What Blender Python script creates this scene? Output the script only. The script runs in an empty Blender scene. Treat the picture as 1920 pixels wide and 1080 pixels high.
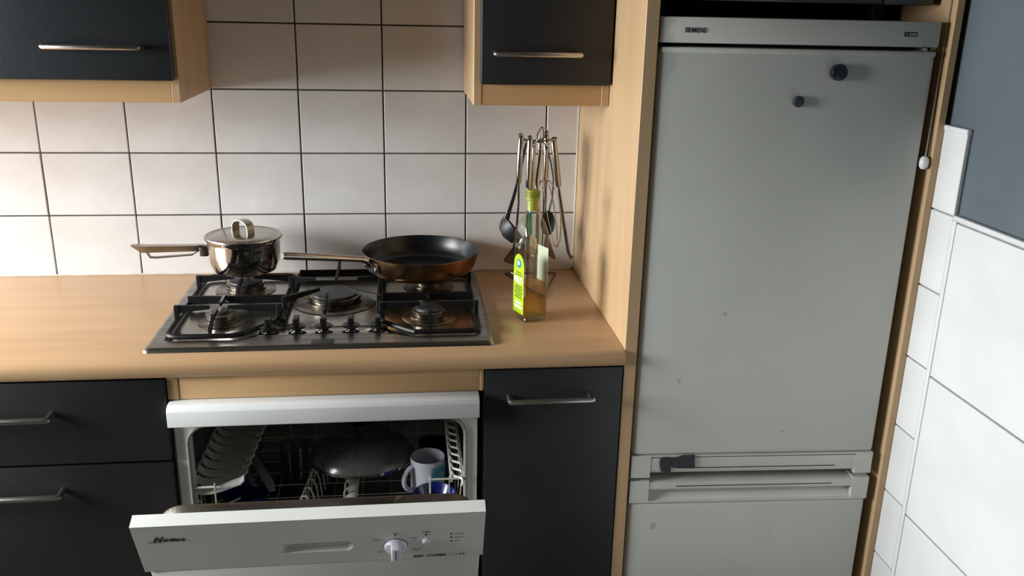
import bpy, bmesh, math, random
from mathutils import Vector, Matrix
random.seed(7)
PI = math.pi
scn = bpy.context.scene
COL = scn.collection

# ------------------------------------------------------------------ camera, light, exposure
cam_d = bpy.data.cameras.new('camera')
cam = bpy.data.objects.new('camera', cam_d)
COL.objects.link(cam)
cam.location = (0.84661, -2.20498, 1.55514)
cam.rotation_euler = (1.263004, -0.020783, -0.118209)
cam_d.sensor_width = 36.0
cam_d.lens = 36.0 * 1667.95 / 1920.0
cam_d.clip_start = 0.02
scn.camera = cam

W = bpy.data.worlds.new('overcast_sky')
scn.world = W
W.use_nodes = True
wn = W.node_tree
wn.nodes['Background'].inputs[0].default_value = (0.72, 0.80, 0.90, 1)
wn.nodes['Background'].inputs[1].default_value = 0.5

# daylight arriving through the window opening in the left wall
WX, WY0, WY1, WZ0, WZ1 = -1.20, -1.50, -0.12, 0.95, 1.80
ld = bpy.data.lights.new('window_daylight', 'AREA')
ld.shape = 'RECTANGLE'
ld.size = WY1 - WY0
ld.size_y = WZ1 - WZ0
ld.energy = 81
ld.color = (0.96, 0.98, 1.0)
lo = bpy.data.objects.new('window_daylight', ld)
COL.objects.link(lo)
lo.location = (WX - 0.16, (WY0 + WY1) / 2, (WZ0 + WZ1) / 2)
ld.spread = math.radians(112)
lo.rotation_euler = Vector((-1, 0, 0.48)).to_track_quat('Z', 'Y').to_euler()

scn.view_settings.view_transform = 'Standard'
scn.view_settings.look = 'None'
scn.view_settings.exposure = 0.0
scn.view_settings.gamma = 1.0
scn.view_settings.use_curve_mapping = False

# ------------------------------------------------------------------ materials
def lin(c):
    return tuple(((v / 255) / 12.92 if v <= 10 else (((v / 255) + 0.055) / 1.055) ** 2.4) for v in c)

def mat(name, rgb, rough=0.5, metal=0.0, rgb2=None, scale=(5, 5, 5), lo_=0.4, hi_=0.6, detail=4.0, bump=0.0,
        bscale=None, coat=0.0, spec=0.5, rough2=None, speck=None, speck_scale=60, speck_th=0.72, aniso=0.0):
    m = bpy.data.materials.new(name)
    m.use_nodes = True
    nt = m.node_tree
    b = nt.nodes['Principled BSDF']
    c = lin(rgb) + (1,)
    b.inputs['Base Color'].default_value = c
    b.inputs['Roughness'].default_value = rough
    b.inputs['Metallic'].default_value = metal
    b.inputs['Specular IOR Level'].default_value = spec
    b.inputs['Coat Weight'].default_value = coat
    b.inputs['Coat Roughness'].default_value = 0.15
    tc = nt.nodes.new('ShaderNodeTexCoord')
    def noise(sc, det):
        mp = nt.nodes.new('ShaderNodeMapping')
        mp.inputs['Scale'].default_value = sc
        nt.links.new(tc.outputs['Object'], mp.inputs['Vector'])
        n = nt.nodes.new('ShaderNodeTexNoise')
        n.inputs['Scale'].default_value = 1.0
        n.inputs['Detail'].default_value = det
        nt.links.new(mp.outputs[0], n.inputs['Vector'])
        return n
    n = noise(scale, detail)
    ramp = nt.nodes.new('ShaderNodeValToRGB')
    ramp.color_ramp.elements[0].position = lo_
    ramp.color_ramp.elements[1].position = hi_
    ramp.color_ramp.elements[0].color = c
    ramp.color_ramp.elements[1].color = lin(rgb2 or rgb) + (1,)
    nt.links.new(n.outputs['Fac'], ramp.inputs[0])
    out = ramp.outputs[0]
    if speck:
        n2 = noise((speck_scale,) * 3, 2.0)
        r2 = nt.nodes.new('ShaderNodeValToRGB')
        r2.color_ramp.elements[0].position = speck_th
        r2.color_ramp.elements[1].position = speck_th + 0.03
        r2.color_ramp.elements[0].color = (0, 0, 0, 1)
        r2.color_ramp.elements[1].color = (1, 1, 1, 1)
        nt.links.new(n2.outputs['Fac'], r2.inputs[0])
        mx = nt.nodes.new('ShaderNodeMix')
        mx.data_type = 'RGBA'
        nt.links.new(r2.outputs[0], mx.inputs['Factor'])
        nt.links.new(out, mx.inputs['A'])
        mx.inputs['B'].default_value = lin(speck) + (1,)
        out = mx.outputs['Result']
    nt.links.new(out, b.inputs['Base Color'])
    if rough2 is not None:
        mr = nt.nodes.new('ShaderNodeMapRange')
        mr.inputs['From Min'].default_value = 0.35
        mr.inputs['From Max'].default_value = 0.65
        mr.inputs['To Min'].default_value = rough
        mr.inputs['To Max'].default_value = rough2
        nt.links.new(n.outputs['Fac'], mr.inputs['Value'])
        nt.links.new(mr.outputs[0], b.inputs['Roughness'])
    if bump:
        nb = noise(bscale or scale, 3.0)
        bp = nt.nodes.new('ShaderNodeBump')
        bp.inputs['Strength'].default_value = bump
        bp.inputs['Distance'].default_value = 0.002
        nt.links.new(nb.outputs['Fac'], bp.inputs['Height'])
        nt.links.new(bp.outputs[0], b.inputs['Normal'])
    return m

def thin_glass(name, tint=(255, 255, 255), ior=1.5, rough=0.02, boost=0.0):
    m = bpy.data.materials.new(name)
    m.use_nodes = True
    nt = m.node_tree
    nt.nodes.remove(nt.nodes['Principled BSDF'])
    o = nt.nodes['Material Output']
    t = nt.nodes.new('ShaderNodeBsdfTransparent')
    t.inputs[0].default_value = lin(tint) + (1,)
    g = nt.nodes.new('ShaderNodeBsdfGlossy')
    g.inputs['Roughness'].default_value = rough
    lw_ = nt.nodes.new('ShaderNodeLayerWeight')
    lw_.inputs['Blend'].default_value = 0.5
    pw = nt.nodes.new('ShaderNodeMath')
    pw.operation = 'POWER'
    pw.inputs[1].default_value = 4.0
    nt.links.new(lw_.outputs['Facing'], pw.inputs[0])
    f = nt.nodes.new('ShaderNodeMath')
    f.operation = 'MULTIPLY_ADD'
    f.inputs[1].default_value = 0.9
    f.inputs[2].default_value = 0.035
    nt.links.new(pw.outputs[0], f.inputs[0])
    tc = nt.nodes.new('ShaderNodeTexCoord')
    n = nt.nodes.new('ShaderNodeTexNoise')
    n.inputs['Scale'].default_value = 30
    nt.links.new(tc.outputs['Object'], n.inputs['Vector'])
    bp = nt.nodes.new('ShaderNodeBump')
    bp.inputs['Strength'].default_value = 0.08
    bp.inputs['Distance'].default_value = 0.004
    nt.links.new(n.outputs['Fac'], bp.inputs['Height'])
    nt.links.new(bp.outputs[0], g.inputs['Normal'])
    ad = nt.nodes.new('ShaderNodeMath')
    ad.operation = 'ADD'
    ad.use_clamp = True
    ad.inputs[1].default_value = boost
    nt.links.new(f.outputs[0], ad.inputs[0])
    mx = nt.nodes.new('ShaderNodeMixShader')
    nt.links.new(ad.outputs[0], mx.inputs[0])
    nt.links.new(t.outputs[0], mx.inputs[1])
    nt.links.new(g.outputs[0], mx.inputs[2])
    nt.links.new(mx.outputs[0], o.inputs['Surface'])
    return m

M = {}
M['tile'] = mat('glazed_white_tile', (214, 209, 206), 0.22, 0, (222, 219, 217), (7, 7, 7), bump=0.10, bscale=(9, 9, 9), spec=0.5)
M['tile_side'] = mat('glazed_white_wall_tile', (214, 214, 213), 0.25, 0, (220, 220, 219), (6, 6, 6), bump=0.08, bscale=(9, 9, 9))
M['grout'] = mat('grey_brown_grout', (96, 88, 80), 0.9, 0, (112, 104, 96), (40, 40, 40))
M['grout_side'] = mat('light_grey_grout', (150, 149, 147), 0.9, 0, (165, 164, 162), (40, 40, 40))
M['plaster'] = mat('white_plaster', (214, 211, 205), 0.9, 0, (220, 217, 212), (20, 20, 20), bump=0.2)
M['plaster_dim'] = mat('darkened_plaster', (92, 84, 74), 0.9, 0, (98, 90, 80), (20, 20, 20), bump=0.2)  # dimmed plaster for the unseen front wall, darkened to cut bounced light
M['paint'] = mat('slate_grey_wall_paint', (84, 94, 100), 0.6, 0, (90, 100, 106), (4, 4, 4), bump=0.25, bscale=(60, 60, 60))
M['ceiling'] = mat('ceiling_darkened', (112, 108, 100), 0.9, 0, (118, 114, 106), (10, 10, 10))  # unseen ceiling, its colour darkened so less light bounces down
M['floor'] = mat('dark_stone_floor', (92, 84, 76), 0.5, 0, (108, 100, 92), (8, 8, 8))
W1, W2 = (184, 146, 100), (198, 161, 115)
M['wood_x'] = mat('beech_laminate_worktop', (176, 141, 104), 0.28, 0, (189, 154, 116), (2.2, 30, 30), 0.3, 0.7, 6, spec=0.5, rough2=0.36,
                  speck=(120, 80, 45), speck_scale=90, speck_th=0.80)
M['wood_h'] = mat('beech_laminate_horizontal', W1, 0.42, 0, W2, (2, 45, 45), 0.3, 0.7, 6)
M['wood_z'] = mat('beech_laminate_vertical', (184, 151, 112), 0.42, 0, (199, 167, 128), (18, 18, 1.5), 0.3, 0.7, 5,
                  speck=(110, 75, 45), speck_scale=70, speck_th=0.81)
M['wood_edge'] = mat('beech_edge_band', (176, 140, 98), 0.5, 0, (188, 152, 110), (30, 30, 2), 0.3, 0.7, 5)
M['black'] = mat('black_laminate', (25, 26, 27), 0.45, 0, (30, 31, 31), (6, 6, 6), bump=0.12, bscale=(300, 300, 300),
                 speck=(120, 120, 115), speck_scale=75, speck_th=0.79)
M['blue_black'] = mat('black_laminate_blue_glare', (32, 36, 39), 0.42, 0, (38, 42, 45), (6, 6, 6), bump=0.12, bscale=(300, 300, 300),
                      speck=(110, 112, 112), speck_scale=60, speck_th=0.80)  # black laminate with a bluish glare put into its base colour
M['handle'] = mat('satin_steel_handle', (176, 172, 166), 0.32, 1.0, (190, 186, 180), (60, 400, 400))
M['fridge'] = mat('fridge_white_enamel', (188, 189, 181), 0.38, 0, (194, 195, 187), (3, 3, 3), bump=0.05, bscale=(220, 220, 220),
                  speck=(160, 161, 156), speck_scale=26, speck_th=0.73)
M['fridge_trim'] = mat('fridge_white_plastic', (192, 192, 183), 0.42, 0, (197, 197, 189), (6, 6, 6))
M['seal'] = mat('dark_door_seal', (52, 54, 52), 0.7, 0, (60, 62, 58), (30, 30, 30))
M['ink'] = mat('dark_print', (44, 46, 48), 0.6, 0, (52, 54, 56), (90, 90, 90))
M['ink_faint'] = mat('worn_grey_print', (104, 106, 104), 0.6, 0, (138, 140, 136), (300, 300, 300))
M['badge'] = mat('badge_black', (36, 38, 38), 0.4, 0, (40, 42, 42), (50, 50, 50))
M['badge_grey'] = mat('badge_grey', (150, 153, 150), 0.5, 0, (158, 160, 158), (50, 50, 50))
M['magnet'] = mat('black_gloss_plastic', (24, 27, 30), 0.22, 0, (28, 31, 34), (20, 20, 20))
M['magnet_matt'] = mat('dark_grey_plastic', (44, 47, 50), 0.5, 0, (50, 53, 56), (20, 20, 20))
M['tape'] = mat('black_cloth_tape', (42, 44, 48), 0.75, 0, (50, 52, 56), (200, 60, 200), bump=0.3)
M['microwave'] = mat('dark_microwave_front', (58, 62, 60), 0.18, 0, (62, 66, 64), (6, 6, 6))
M['micro_body'] = mat('black_painted_metal', (26, 27, 27), 0.5, 0, (30, 31, 31), (20, 20, 20))
M['dw_white'] = mat('dishwasher_white_enamel', (212, 212, 207), 0.36, 0, (218, 218, 213), (4, 4, 4),
                    speck=(140, 132, 120), speck_scale=48, speck_th=0.81)
M['dw_lid'] = mat('dishwasher_lid_white', (216, 216, 214), 0.36, 0, (222, 222, 220), (6, 6, 6),
                  speck=(170, 155, 145), speck_scale=40, speck_th=0.76)
M['dw_steel'] = mat('wet_stainless_tub', (112, 114, 112), 0.28, 1.0, (134, 134, 130), (10, 10, 10), rough2=0.45)
M['dw_liner'] = mat('stained_stainless_liner', (134, 130, 122), 0.30, 1.0, (116, 111, 102), (9, 9, 30), rough2=0.5,
                    speck=(205, 198, 184), speck_scale=42, speck_th=0.69)
M['gasket'] = mat('pale_rubber_gasket', (152, 150, 138), 0.6, 0, (140, 138, 126), (20, 20, 20))
M['rack'] = mat('white_coated_wire', (205, 203, 190), 0.4, 0, (190, 188, 175), (30, 30, 30))
M['rack_grey'] = mat('light_grey_rack_plastic', (176, 176, 166), 0.45, 0, (190, 190, 180), (25, 25, 25))
M['grey_plastic'] = mat('grey_plastic', (122, 124, 120), 0.5, 0, (130, 132, 128), (20, 20, 20))
M['cobalt'] = mat('cobalt_blue_glaze', (20, 30, 98), 0.2, 0, (26, 38, 112), (10, 10, 10))
M['mug_white'] = mat('white_glazed_ceramic', (214, 212, 222), 0.18, 0, (220, 218, 226), (8, 8, 8))
M['mug_blue'] = mat('light_blue_print', (96, 160, 190), 0.25, 0, (128, 184, 206), (60, 60, 60), 0.45, 0.55)
M['hob'] = mat('hob_stainless_steel', (204, 202, 197), 0.15, 1.0, (178, 172, 162), (6, 6, 6), 0.35, 0.65, rough2=0.26,
               speck=(70, 62, 54), speck_scale=110, speck_th=0.79)
M['hob_rim'] = mat('hob_brushed_rim', (150, 148, 143), 0.26, 1.0, (136, 133, 128), (4, 60, 60), rough2=0.36)
M['iron'] = mat('black_cast_iron', (10, 10, 11), 0.5, 0, (15, 15, 15), (40, 40, 40), bump=0.2, bscale=(300, 300, 300), spec=0.3)
M['burner'] = mat('burner_aluminium', (150, 144, 134), 0.30, 1.0, (96, 84, 72), (40, 40, 40), 0.4, 0.65)
M['cap'] = mat('burner_cap_enamel', (40, 42, 43), 0.42, 0, (52, 53, 54), (60, 60, 60))
M['knob'] = mat('black_knob_plastic', (18, 18, 19), 0.25, 0, (24, 24, 24), (30, 30, 30))
M['chrome'] = mat('polished_stainless', (206, 203, 198), 0.09, 1.0, (196, 193, 187), (12, 12, 12))
M['chrome_soft'] = mat('satin_stainless', (186, 182, 175), 0.20, 1.0, (174, 169, 161), (30, 30, 30))
M['steel_dark'] = mat('worn_steel', (124, 118, 110), 0.3, 1.0, (100, 94, 86), (30, 30, 30))
M['pan_in'] = mat('dark_nonstick_coating', (16, 18, 21), 0.30, 0, (20, 22, 25), (40, 40, 40), spec=0.5)
M['pan_out'] = mat('heat_stained_steel', (168, 138, 104), 0.22, 1.0, (128, 82, 48), (9, 9, 4), 0.42, 0.6, 3, rough2=0.34)
M['bkplastic'] = mat('black_nylon', (26, 28, 30), 0.45, 0, (32, 34, 36), (30, 30, 30))
M['green_cap'] = mat('olive_green_plastic', (146, 150, 50), 0.35, 0, (154, 158, 58), (30, 30, 30))
M['lime'] = mat('lime_green_label', (158, 184, 18), 0.45, 0, (166, 192, 24), (30, 30, 30))
M['paper'] = mat('white_label', (226, 224, 214), 0.6, 0, (230, 228, 220), (30, 30, 30))
M['label_blue'] = mat('label_blue', (20, 120, 160), 0.5, 0, (26, 130, 170), (30, 30, 30))
M['label_olive'] = mat('label_dark_print', (70, 84, 14), 0.5, 0, (80, 96, 20), (30, 30, 30))
M['teal'] = mat('teal_silicone', (40, 128, 104), 0.5, 0, (48, 136, 112), (30, 30, 30))
M['white_plastic'] = mat('white_switch_plastic', (214, 214, 212), 0.3, 0, (220, 220, 218), (30, 30, 30))
M['cord'] = mat('grey_cord_sheath', (150, 142, 134), 0.5, 0, (156, 148, 140), (30, 30, 30))
M['silicone'] = mat('white_silicone_joint', (214, 206, 196), 0.5, 0, (200, 190, 178), (30, 30, 30))
M['glass'] = thin_glass('clear_bottle_glass', (246, 249, 244), boost=0.03)
M['pane'] = thin_glass('window_pane', (250, 252, 252))
M['lid_glass'] = thin_glass('smoked_lid_glass', (170, 174, 172), boost=0.10, rough=0.22)
_nt = M['lid_glass'].node_tree
_src = _nt.nodes['Material Output'].inputs['Surface'].links[0].from_socket
_df = _nt.nodes.new('ShaderNodeBsdfDiffuse')
_df.inputs[0].default_value = lin((150, 152, 148)) + (1,)
_mx = _nt.nodes.new('ShaderNodeMixShader')
_mx.inputs[0].default_value = 0.28
_nt.links.new(_src, _mx.inputs[1])
_nt.links.new(_df.outputs[0], _mx.inputs[2])
_nt.links.new(_mx.outputs[0], _nt.nodes['Material Output'].inputs['Surface'])
M['tumbler'] = thin_glass('tumbler_glass', (225, 230, 232), boost=0.02)
def oil_mat():
    m = bpy.data.materials.new('pale_golden_oil')
    m.use_nodes = True
    nt = m.node_tree
    b = nt.nodes['Principled BSDF']
    tc = nt.nodes.new('ShaderNodeTexCoord')
    n = nt.nodes.new('ShaderNodeTexNoise')
    n.inputs['Scale'].default_value = 12
    nt.links.new(tc.outputs['Object'], n.inputs['Vector'])
    r = nt.nodes.new('ShaderNodeValToRGB')
    r.color_ramp.elements[0].color = lin((244, 216, 128)) + (1,)
    r.color_ramp.elements[1].color = lin((250, 226, 150)) + (1,)
    nt.links.new(n.outputs['Fac'], r.inputs[0])
    nt.links.new(r.outputs[0], b.inputs['Base Color'])
    b.inputs['Transmission Weight'].default_value = 1.0
    b.inputs['Roughness'].default_value = 0.03
    b.inputs['IOR'].default_value = 1.15
    t = nt.nodes.new('ShaderNodeBsdfTransparent')
    nt.links.new(r.outputs[0], t.inputs[0])
    mx = nt.nodes.new('ShaderNodeMixShader')
    mx.inputs[0].default_value = 0.55
    nt.links.new(b.outputs[0], mx.inputs[1])
    nt.links.new(t.outputs[0], mx.inputs[2])
    nt.links.new(mx.outputs[0], nt.nodes['Material Output'].inputs['Surface'])
    return m
M['oil'] = oil_mat()

# ------------------------------------------------------------------ mesh helpers
class MB:
    def __init__(s, T=None):
        s.bm = bmesh.new()
        s.T = T
    def _add(s, tmp, mtx=None):
        if mtx is not None:
            bmesh.ops.transform(tmp, matrix=mtx, verts=tmp.verts)
        me = bpy.data.meshes.new('tmp')
        tmp.to_mesh(me)
        tmp.free()
        s.bm.from_mesh(me)
        bpy.data.meshes.remove(me)
        return s
    def box(s, x0, x1, y0, y1, z0, z1, bev=0.0, seg=2, mtx=None):
        t = bmesh.new()
        bmesh.ops.create_cube(t, size=1)
        bmesh.ops.scale(t, vec=(x1 - x0, y1 - y0, z1 - z0), verts=t.verts)
        bmesh.ops.translate(t, vec=((x0 + x1) / 2, (y0 + y1) / 2, (z0 + z1) / 2), verts=t.verts)
        if bev:
            bmesh.ops.bevel(t, geom=list(t.edges), offset=bev, segments=seg, profile=0.5, affect='EDGES')
        return s._add(t, mtx)
    def tube(s, pts, r, n=8, closed=False, flat=1.0, up=None, caps=True, mtx=None):
        """tube along a polyline; r a number or a list; flat squashes it along the second axis"""
        pts = [Vector(p) for p in pts]
        k = len(pts)
        rs = r if isinstance(r, (list, tuple)) else [r] * k
        t = bmesh.new()
        rings = []
        prev = None
        for i, p in enumerate(pts):
            if closed:
                d0, d1 = (p - pts[i - 1]).normalized(), (pts[(i + 1) % k] - p).normalized()
            else:
                d0 = (p - pts[i - 1]).normalized() if i else (pts[1] - p).normalized()
                d1 = (pts[i + 1] - p).normalized() if i < k - 1 else d0
            tg = (d0 + d1)
            tg = tg.normalized() if tg.length > 1e-6 else d1
            if prev is None:
                ref = Vector(up) if up else (Vector((0, 0, 1)) if abs(tg.z) < 0.9 else Vector((0, 1, 0)))
                u = (ref - tg * ref.dot(tg)).normalized()
            else:
                u = (prev - tg * prev.dot(tg)).normalized()
            prev = u
            v = tg.cross(u)
            c = max(0.35, math.sqrt(max(0.0, (1 + d0.dot(d1)) / 2)))
            bend = (d1 - d0)
            bn = bend.normalized() if bend.length > 1e-5 else None
            ring = []
            for j in range(n):
                a = 2 * PI * j / n
                o = u * math.cos(a) * rs[i] * flat + v * math.sin(a) * rs[i]
                if bn is not None:
                    q = (bn - tg * bn.dot(tg))
                    if q.length > 1e-6:
                        q.normalize()
                        o = o + q * o.dot(q) * (1 / c - 1)
                ring.append(t.verts.new(p + o))
            rings.append(ring)
        m = k if closed else k - 1
        for i in range(m):
            a, b = rings[i], rings[(i + 1) % k]
            for j in range(n):
                t.faces.new((a[j], a[(j + 1) % n], b[(j + 1) % n], b[j]))
        if not closed and caps:
            t.faces.new(list(reversed(rings[0])))
            t.faces.new(rings[-1])
        return s._add(t, mtx)
    def lathe(s, prof, cx=0, cy=0, cz=0, n=32, closed=False, mtx=None):
        t = bmesh.new()
        rings = []
        for r, z in prof:
            if r < 1e-6:
                rings.append([t.verts.new((cx, cy, cz + z))])
            else:
                rings.append([t.verts.new((cx + r * math.cos(2 * PI * j / n), cy + r * math.sin(2 * PI * j / n), cz + z)) for j in range(n)])
        prs = list(zip(rings, rings[1:]))
        if closed:
            prs.append((rings[-1], rings[0]))
        for a, b in prs:
            for j in range(n):
                if len(a) == 1 and len(b) == 1:
                    continue
                if len(a) == 1:
                    t.faces.new((a[0], b[(j + 1) % n], b[j]))
                elif len(b) == 1:
                    t.faces.new((a[j], a[(j + 1) % n], b[0]))
                else:
                    t.faces.new((a[j], a[(j + 1) % n], b[(j + 1) % n], b[j]))
        bmesh.ops.recalc_face_normals(t, faces=t.faces)
        return s._add(t, mtx)
    def prism(s, poly, a0, a1, axis='y', bev=0.0, mtx=None):
        """polygon (two coordinates) extruded along axis"""
        t = bmesh.new()
        def P(p, a):
            return {'y': (p[0], a, p[1]), 'x': (a, p[0], p[1]), 'z': (p[0], p[1], a)}[axis]
        A = [t.verts.new(P(p, a0)) for p in poly]
        B = [t.verts.new(P(p, a1)) for p in poly]
        k = len(poly)
        t.faces.new(A)
        t.faces.new(list(reversed(B)))
        for i in range(k):
            t.faces.new((A[i], B[i], B[(i + 1) % k], A[(i + 1) % k]))
        bmesh.ops.recalc_face_normals(t, faces=t.faces)
        if bev:
            bmesh.ops.bevel(t, geom=list(t.edges), offset=bev, segments=2, profile=0.5, affect='EDGES')
        return s._add(t, mtx)
    def holed(s, outer, inner, a0, a1, axis='y', mtx=None):
        """plate with a hole, extruded along axis"""
        t = bmesh.new()
        def P(p, a):
            return {'y': (p[0], a, p[1]), 'x': (a, p[0], p[1]), 'z': (p[0], p[1], a)}[axis]
        def loop(pts, a):
            vs = [t.verts.new(P(p, a)) for p in pts]
            es = [t.edges.new((vs[i], vs[(i + 1) % len(vs)])) for i in range(len(vs))]
            return vs, es
        L = {}
        for nm, pts in (('o', outer), ('i', inner)):
            for a in (a0, a1):
                L[nm, a] = loop(pts, a)
        for a in (a0, a1):
            bmesh.ops.triangle_fill(t, use_beauty=True, edges=L['o', a][1] + L['i', a][1])
        for nm in ('o', 'i'):
            A, B = L[nm, a0][0], L[nm, a1][0]
            for i in range(len(A)):
                t.faces.new((A[i], A[(i + 1) % len(A)], B[(i + 1) % len(A)], B[i]))
        bmesh.ops.recalc_face_normals(t, faces=t.faces)
        return s._add(t, mtx)
    def loft(s, rings, closed_ends=True, mtx=None):
        t = bmesh.new()
        R_ = [[t.verts.new(p) for p in r] for r in rings]
        n = len(R_[0])
        for a, b in zip(R_, R_[1:]):
            for j in range(n):
                t.faces.new((a[j], a[(j + 1) % n], b[(j + 1) % n], b[j]))
        if closed_ends:
            t.faces.new(list(reversed(R_[0])))
            t.faces.new(R_[-1])
        bmesh.ops.recalc_face_normals(t, faces=t.faces)
        return s._add(t, mtx)

def rrect(x0, x1, z0, z1, r, n=6):
    out = []
    for cx, cz, a in ((x1 - r, z1 - r, 0), (x0 + r, z1 - r, 90), (x0 + r, z0 + r, 180), (x1 - r, z0 + r, 270)):
        for k in range(n + 1):
            t = math.radians(a + 90 * k / n)
            out.append((cx + r * math.cos(t), cz + r * math.sin(t)))
    return out

OFF = {}
def tag(o, label=None, cat=None, group=None, kind=None):
    if label: o['label'] = label
    if cat: o['category'] = cat
    if group: o['group'] = group
    if kind: o['kind'] = kind
    return o

def build(name, mb, m, parent=None, smooth=35, local=False):
    """one mesh object; geometry is given in world coordinates unless local, the parent's location is taken off"""
    me = bpy.data.meshes.new(name)
    bm = mb.bm
    if mb.T is not None:
        bmesh.ops.transform(bm, matrix=mb.T, verts=bm.verts)
    off = OFF.get(parent.name, Vector((0, 0, 0))) if parent else Vector((0, 0, 0))
    if parent and not local:
        bmesh.ops.translate(bm, vec=-off, verts=bm.verts)
    bmesh.ops.recalc_face_normals(bm, faces=bm.faces)
    for f in bm.faces:
        f.smooth = True
    bm.to_mesh(me)
    bm.free()
    me.set_sharp_from_angle(angle=math.radians(smooth))
    me.materials.append(M[m] if isinstance(m, str) else m)
    o = bpy.data.objects.new(name, me)
    COL.objects.link(o)
    if parent:
        o.parent = parent
    OFF[o.name] = off
    return o

def thing(name, label, cat, loc, group=None, rotz=0.0):
    o = bpy.data.objects.new(name, None)
    COL.objects.link(o)
    o.empty_display_size = 0.05
    o.location = loc
    o.rotation_euler = (0, 0, rotz)
    OFF[o.name] = Vector(loc)
    return tag(o, label, cat, group)

def copies(o, loc):
    """the same piece again under the same parent"""
    c = o.copy()
    COL.objects.link(c)
    c.location = loc
    OFF[c.name] = OFF.get(o.name, Vector((0, 0, 0)))
    return c

def text_mb(body, size, T, depth=0.0004, bold=0.0, shear=0.0, align='LEFT', sx=1.0):
    cu = bpy.data.curves.new('t', 'FONT')
    cu.body = body
    cu.size = size
    cu.extrude = depth
    cu.offset = bold
    cu.shear = shear
    cu.align_x = align
    cu.resolution_u = 3
    o = bpy.data.objects.new('t', cu)
    COL.objects.link(o)
    dg = bpy.context.evaluated_depsgraph_get()
    dg.update()
    me = bpy.data.meshes.new_from_object(o.evaluated_get(dg))
    mb = MB()
    mb.bm.from_mesh(me)
    bmesh.ops.scale(mb.bm, vec=(sx, 1, 1), verts=mb.bm.verts)
    bmesh.ops.transform(mb.bm, matrix=T, verts=mb.bm.verts)
    bpy.data.objects.remove(o)
    bpy.data.curves.remove(cu)
    bpy.data.meshes.remove(me)
    return mb

def frame(o, x, y):
    """matrix that puts the text plane at o with the given reading and up directions"""
    x = Vector(x).normalized()
    y = Vector(y).normalized()
    z = x.cross(y)
    return Matrix(((x.x, y.x, z.x, o[0]), (x.y, y.y, z.y, o[1]), (x.z, y.z, z.z, o[2]), (0, 0, 0, 1)))

# ------------------------------------------------------------------ the room
X0, X1, YF, ZC = -1.20, 1.880, -4.60, 2.60
wall_back = tag(build('wall_back', MB().box(X0 - .15, X1 + .15, 0.005, 0.15, 0, ZC), 'grout'), kind='structure')
floor = tag(build('floor', MB().box(X0 - .15, X1 + .15, YF - .15, 0.15, -0.1, 0), 'floor'), kind='structure')
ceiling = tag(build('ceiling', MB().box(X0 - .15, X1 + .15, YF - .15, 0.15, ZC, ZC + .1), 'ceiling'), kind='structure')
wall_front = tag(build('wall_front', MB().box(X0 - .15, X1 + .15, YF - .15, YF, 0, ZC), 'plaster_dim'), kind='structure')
wall_right = tag(build('wall_right', MB().box(X1 + 0.004, X1 + .15, YF, 0.005, 0, ZC), 'paint'), kind='structure')
lw = MB().holed([(YF, 0), (0.005, 0), (0.005, ZC), (YF, ZC)], [(WY0, WZ0), (WY1, WZ0), (WY1, WZ1), (WY0, WZ1)], X0 - .15, X0, axis='x')
wall_left = tag(build('wall_left', lw, 'plaster'), kind='structure')
wf = MB()
wf.holed([(WY0, WZ0), (WY1, WZ0), (WY1, WZ1), (WY0, WZ1)], [(WY0 + .05, WZ0 + .05), (WY1 - .05, WZ0 + .05), (WY1 - .05, WZ1 - .05), (WY0 + .05, WZ1 - .05)], X0 - .11, X0 - .05, axis='x')
wf.box(X0 - .10, X0 - .06, -.84, -.78, WZ0 + .05, WZ1 - .05)
window_1 = tag(build('window_1', wf, 'white_plastic'), kind='structure')
build('pane', MB().box(X0 - .082, X0 - .078, WY0 + .05, -.84, WZ0 + .05, WZ1 - .05), 'pane', window_1)
build('pane', MB().box(X0 - .082, X0 - .078, -1.06, WY1 - .05, WZ0 + .05, WZ1 - .05), 'pane', window_1)

# back wall tiles, 20 x 15 cm, each one a piece
TP, TH, G = 0.2, 0.1514, 0.0036
def tile_mesh(name, w, h, d, m):
    bm = MB().box(-w / 2, w / 2, -d / 2, d / 2, -h / 2, h / 2, bev=0.0012, seg=1).bm
    me = bpy.data.meshes.new(name)
    for f in bm.faces:
        f.smooth = True
    bm.to_mesh(me)
    bm.free()
    me.set_sharp_from_angle(angle=math.radians(20))
    me.materials.append(M[m])
    return me
full = tile_mesh('tile', TP - G, TH - G, 0.008, 'tile')
cut_w = 1.2815 - 1.2 - G / 2
cut = tile_mesh('tile', cut_w, TH - G, 0.008, 'tile')
def piece(name, me, parent, loc, rot=(0, 0, 0)):
    o = bpy.data.objects.new(name, me)
    COL.objects.link(o)
    o.parent = parent
    o.location = loc
    o.rotation_euler = rot
    return o
for r in range(7):
    z = 1.0503 + TH * (r - 0.5)
    for c in range(-6, 7):
        jy = random.uniform(-.0004, .0004)
        rot = (random.uniform(-.003, .003), 0, random.uniform(-.003, .003))
        if c < 6:
            piece('tile', full, wall_back, (TP * (c + .5), 0.001 + jy, z), rot)
        else:
            piece('tile', cut, wall_back, (1.2 + G / 2 + cut_w / 2, 0.001 + jy, z), rot)
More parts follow.
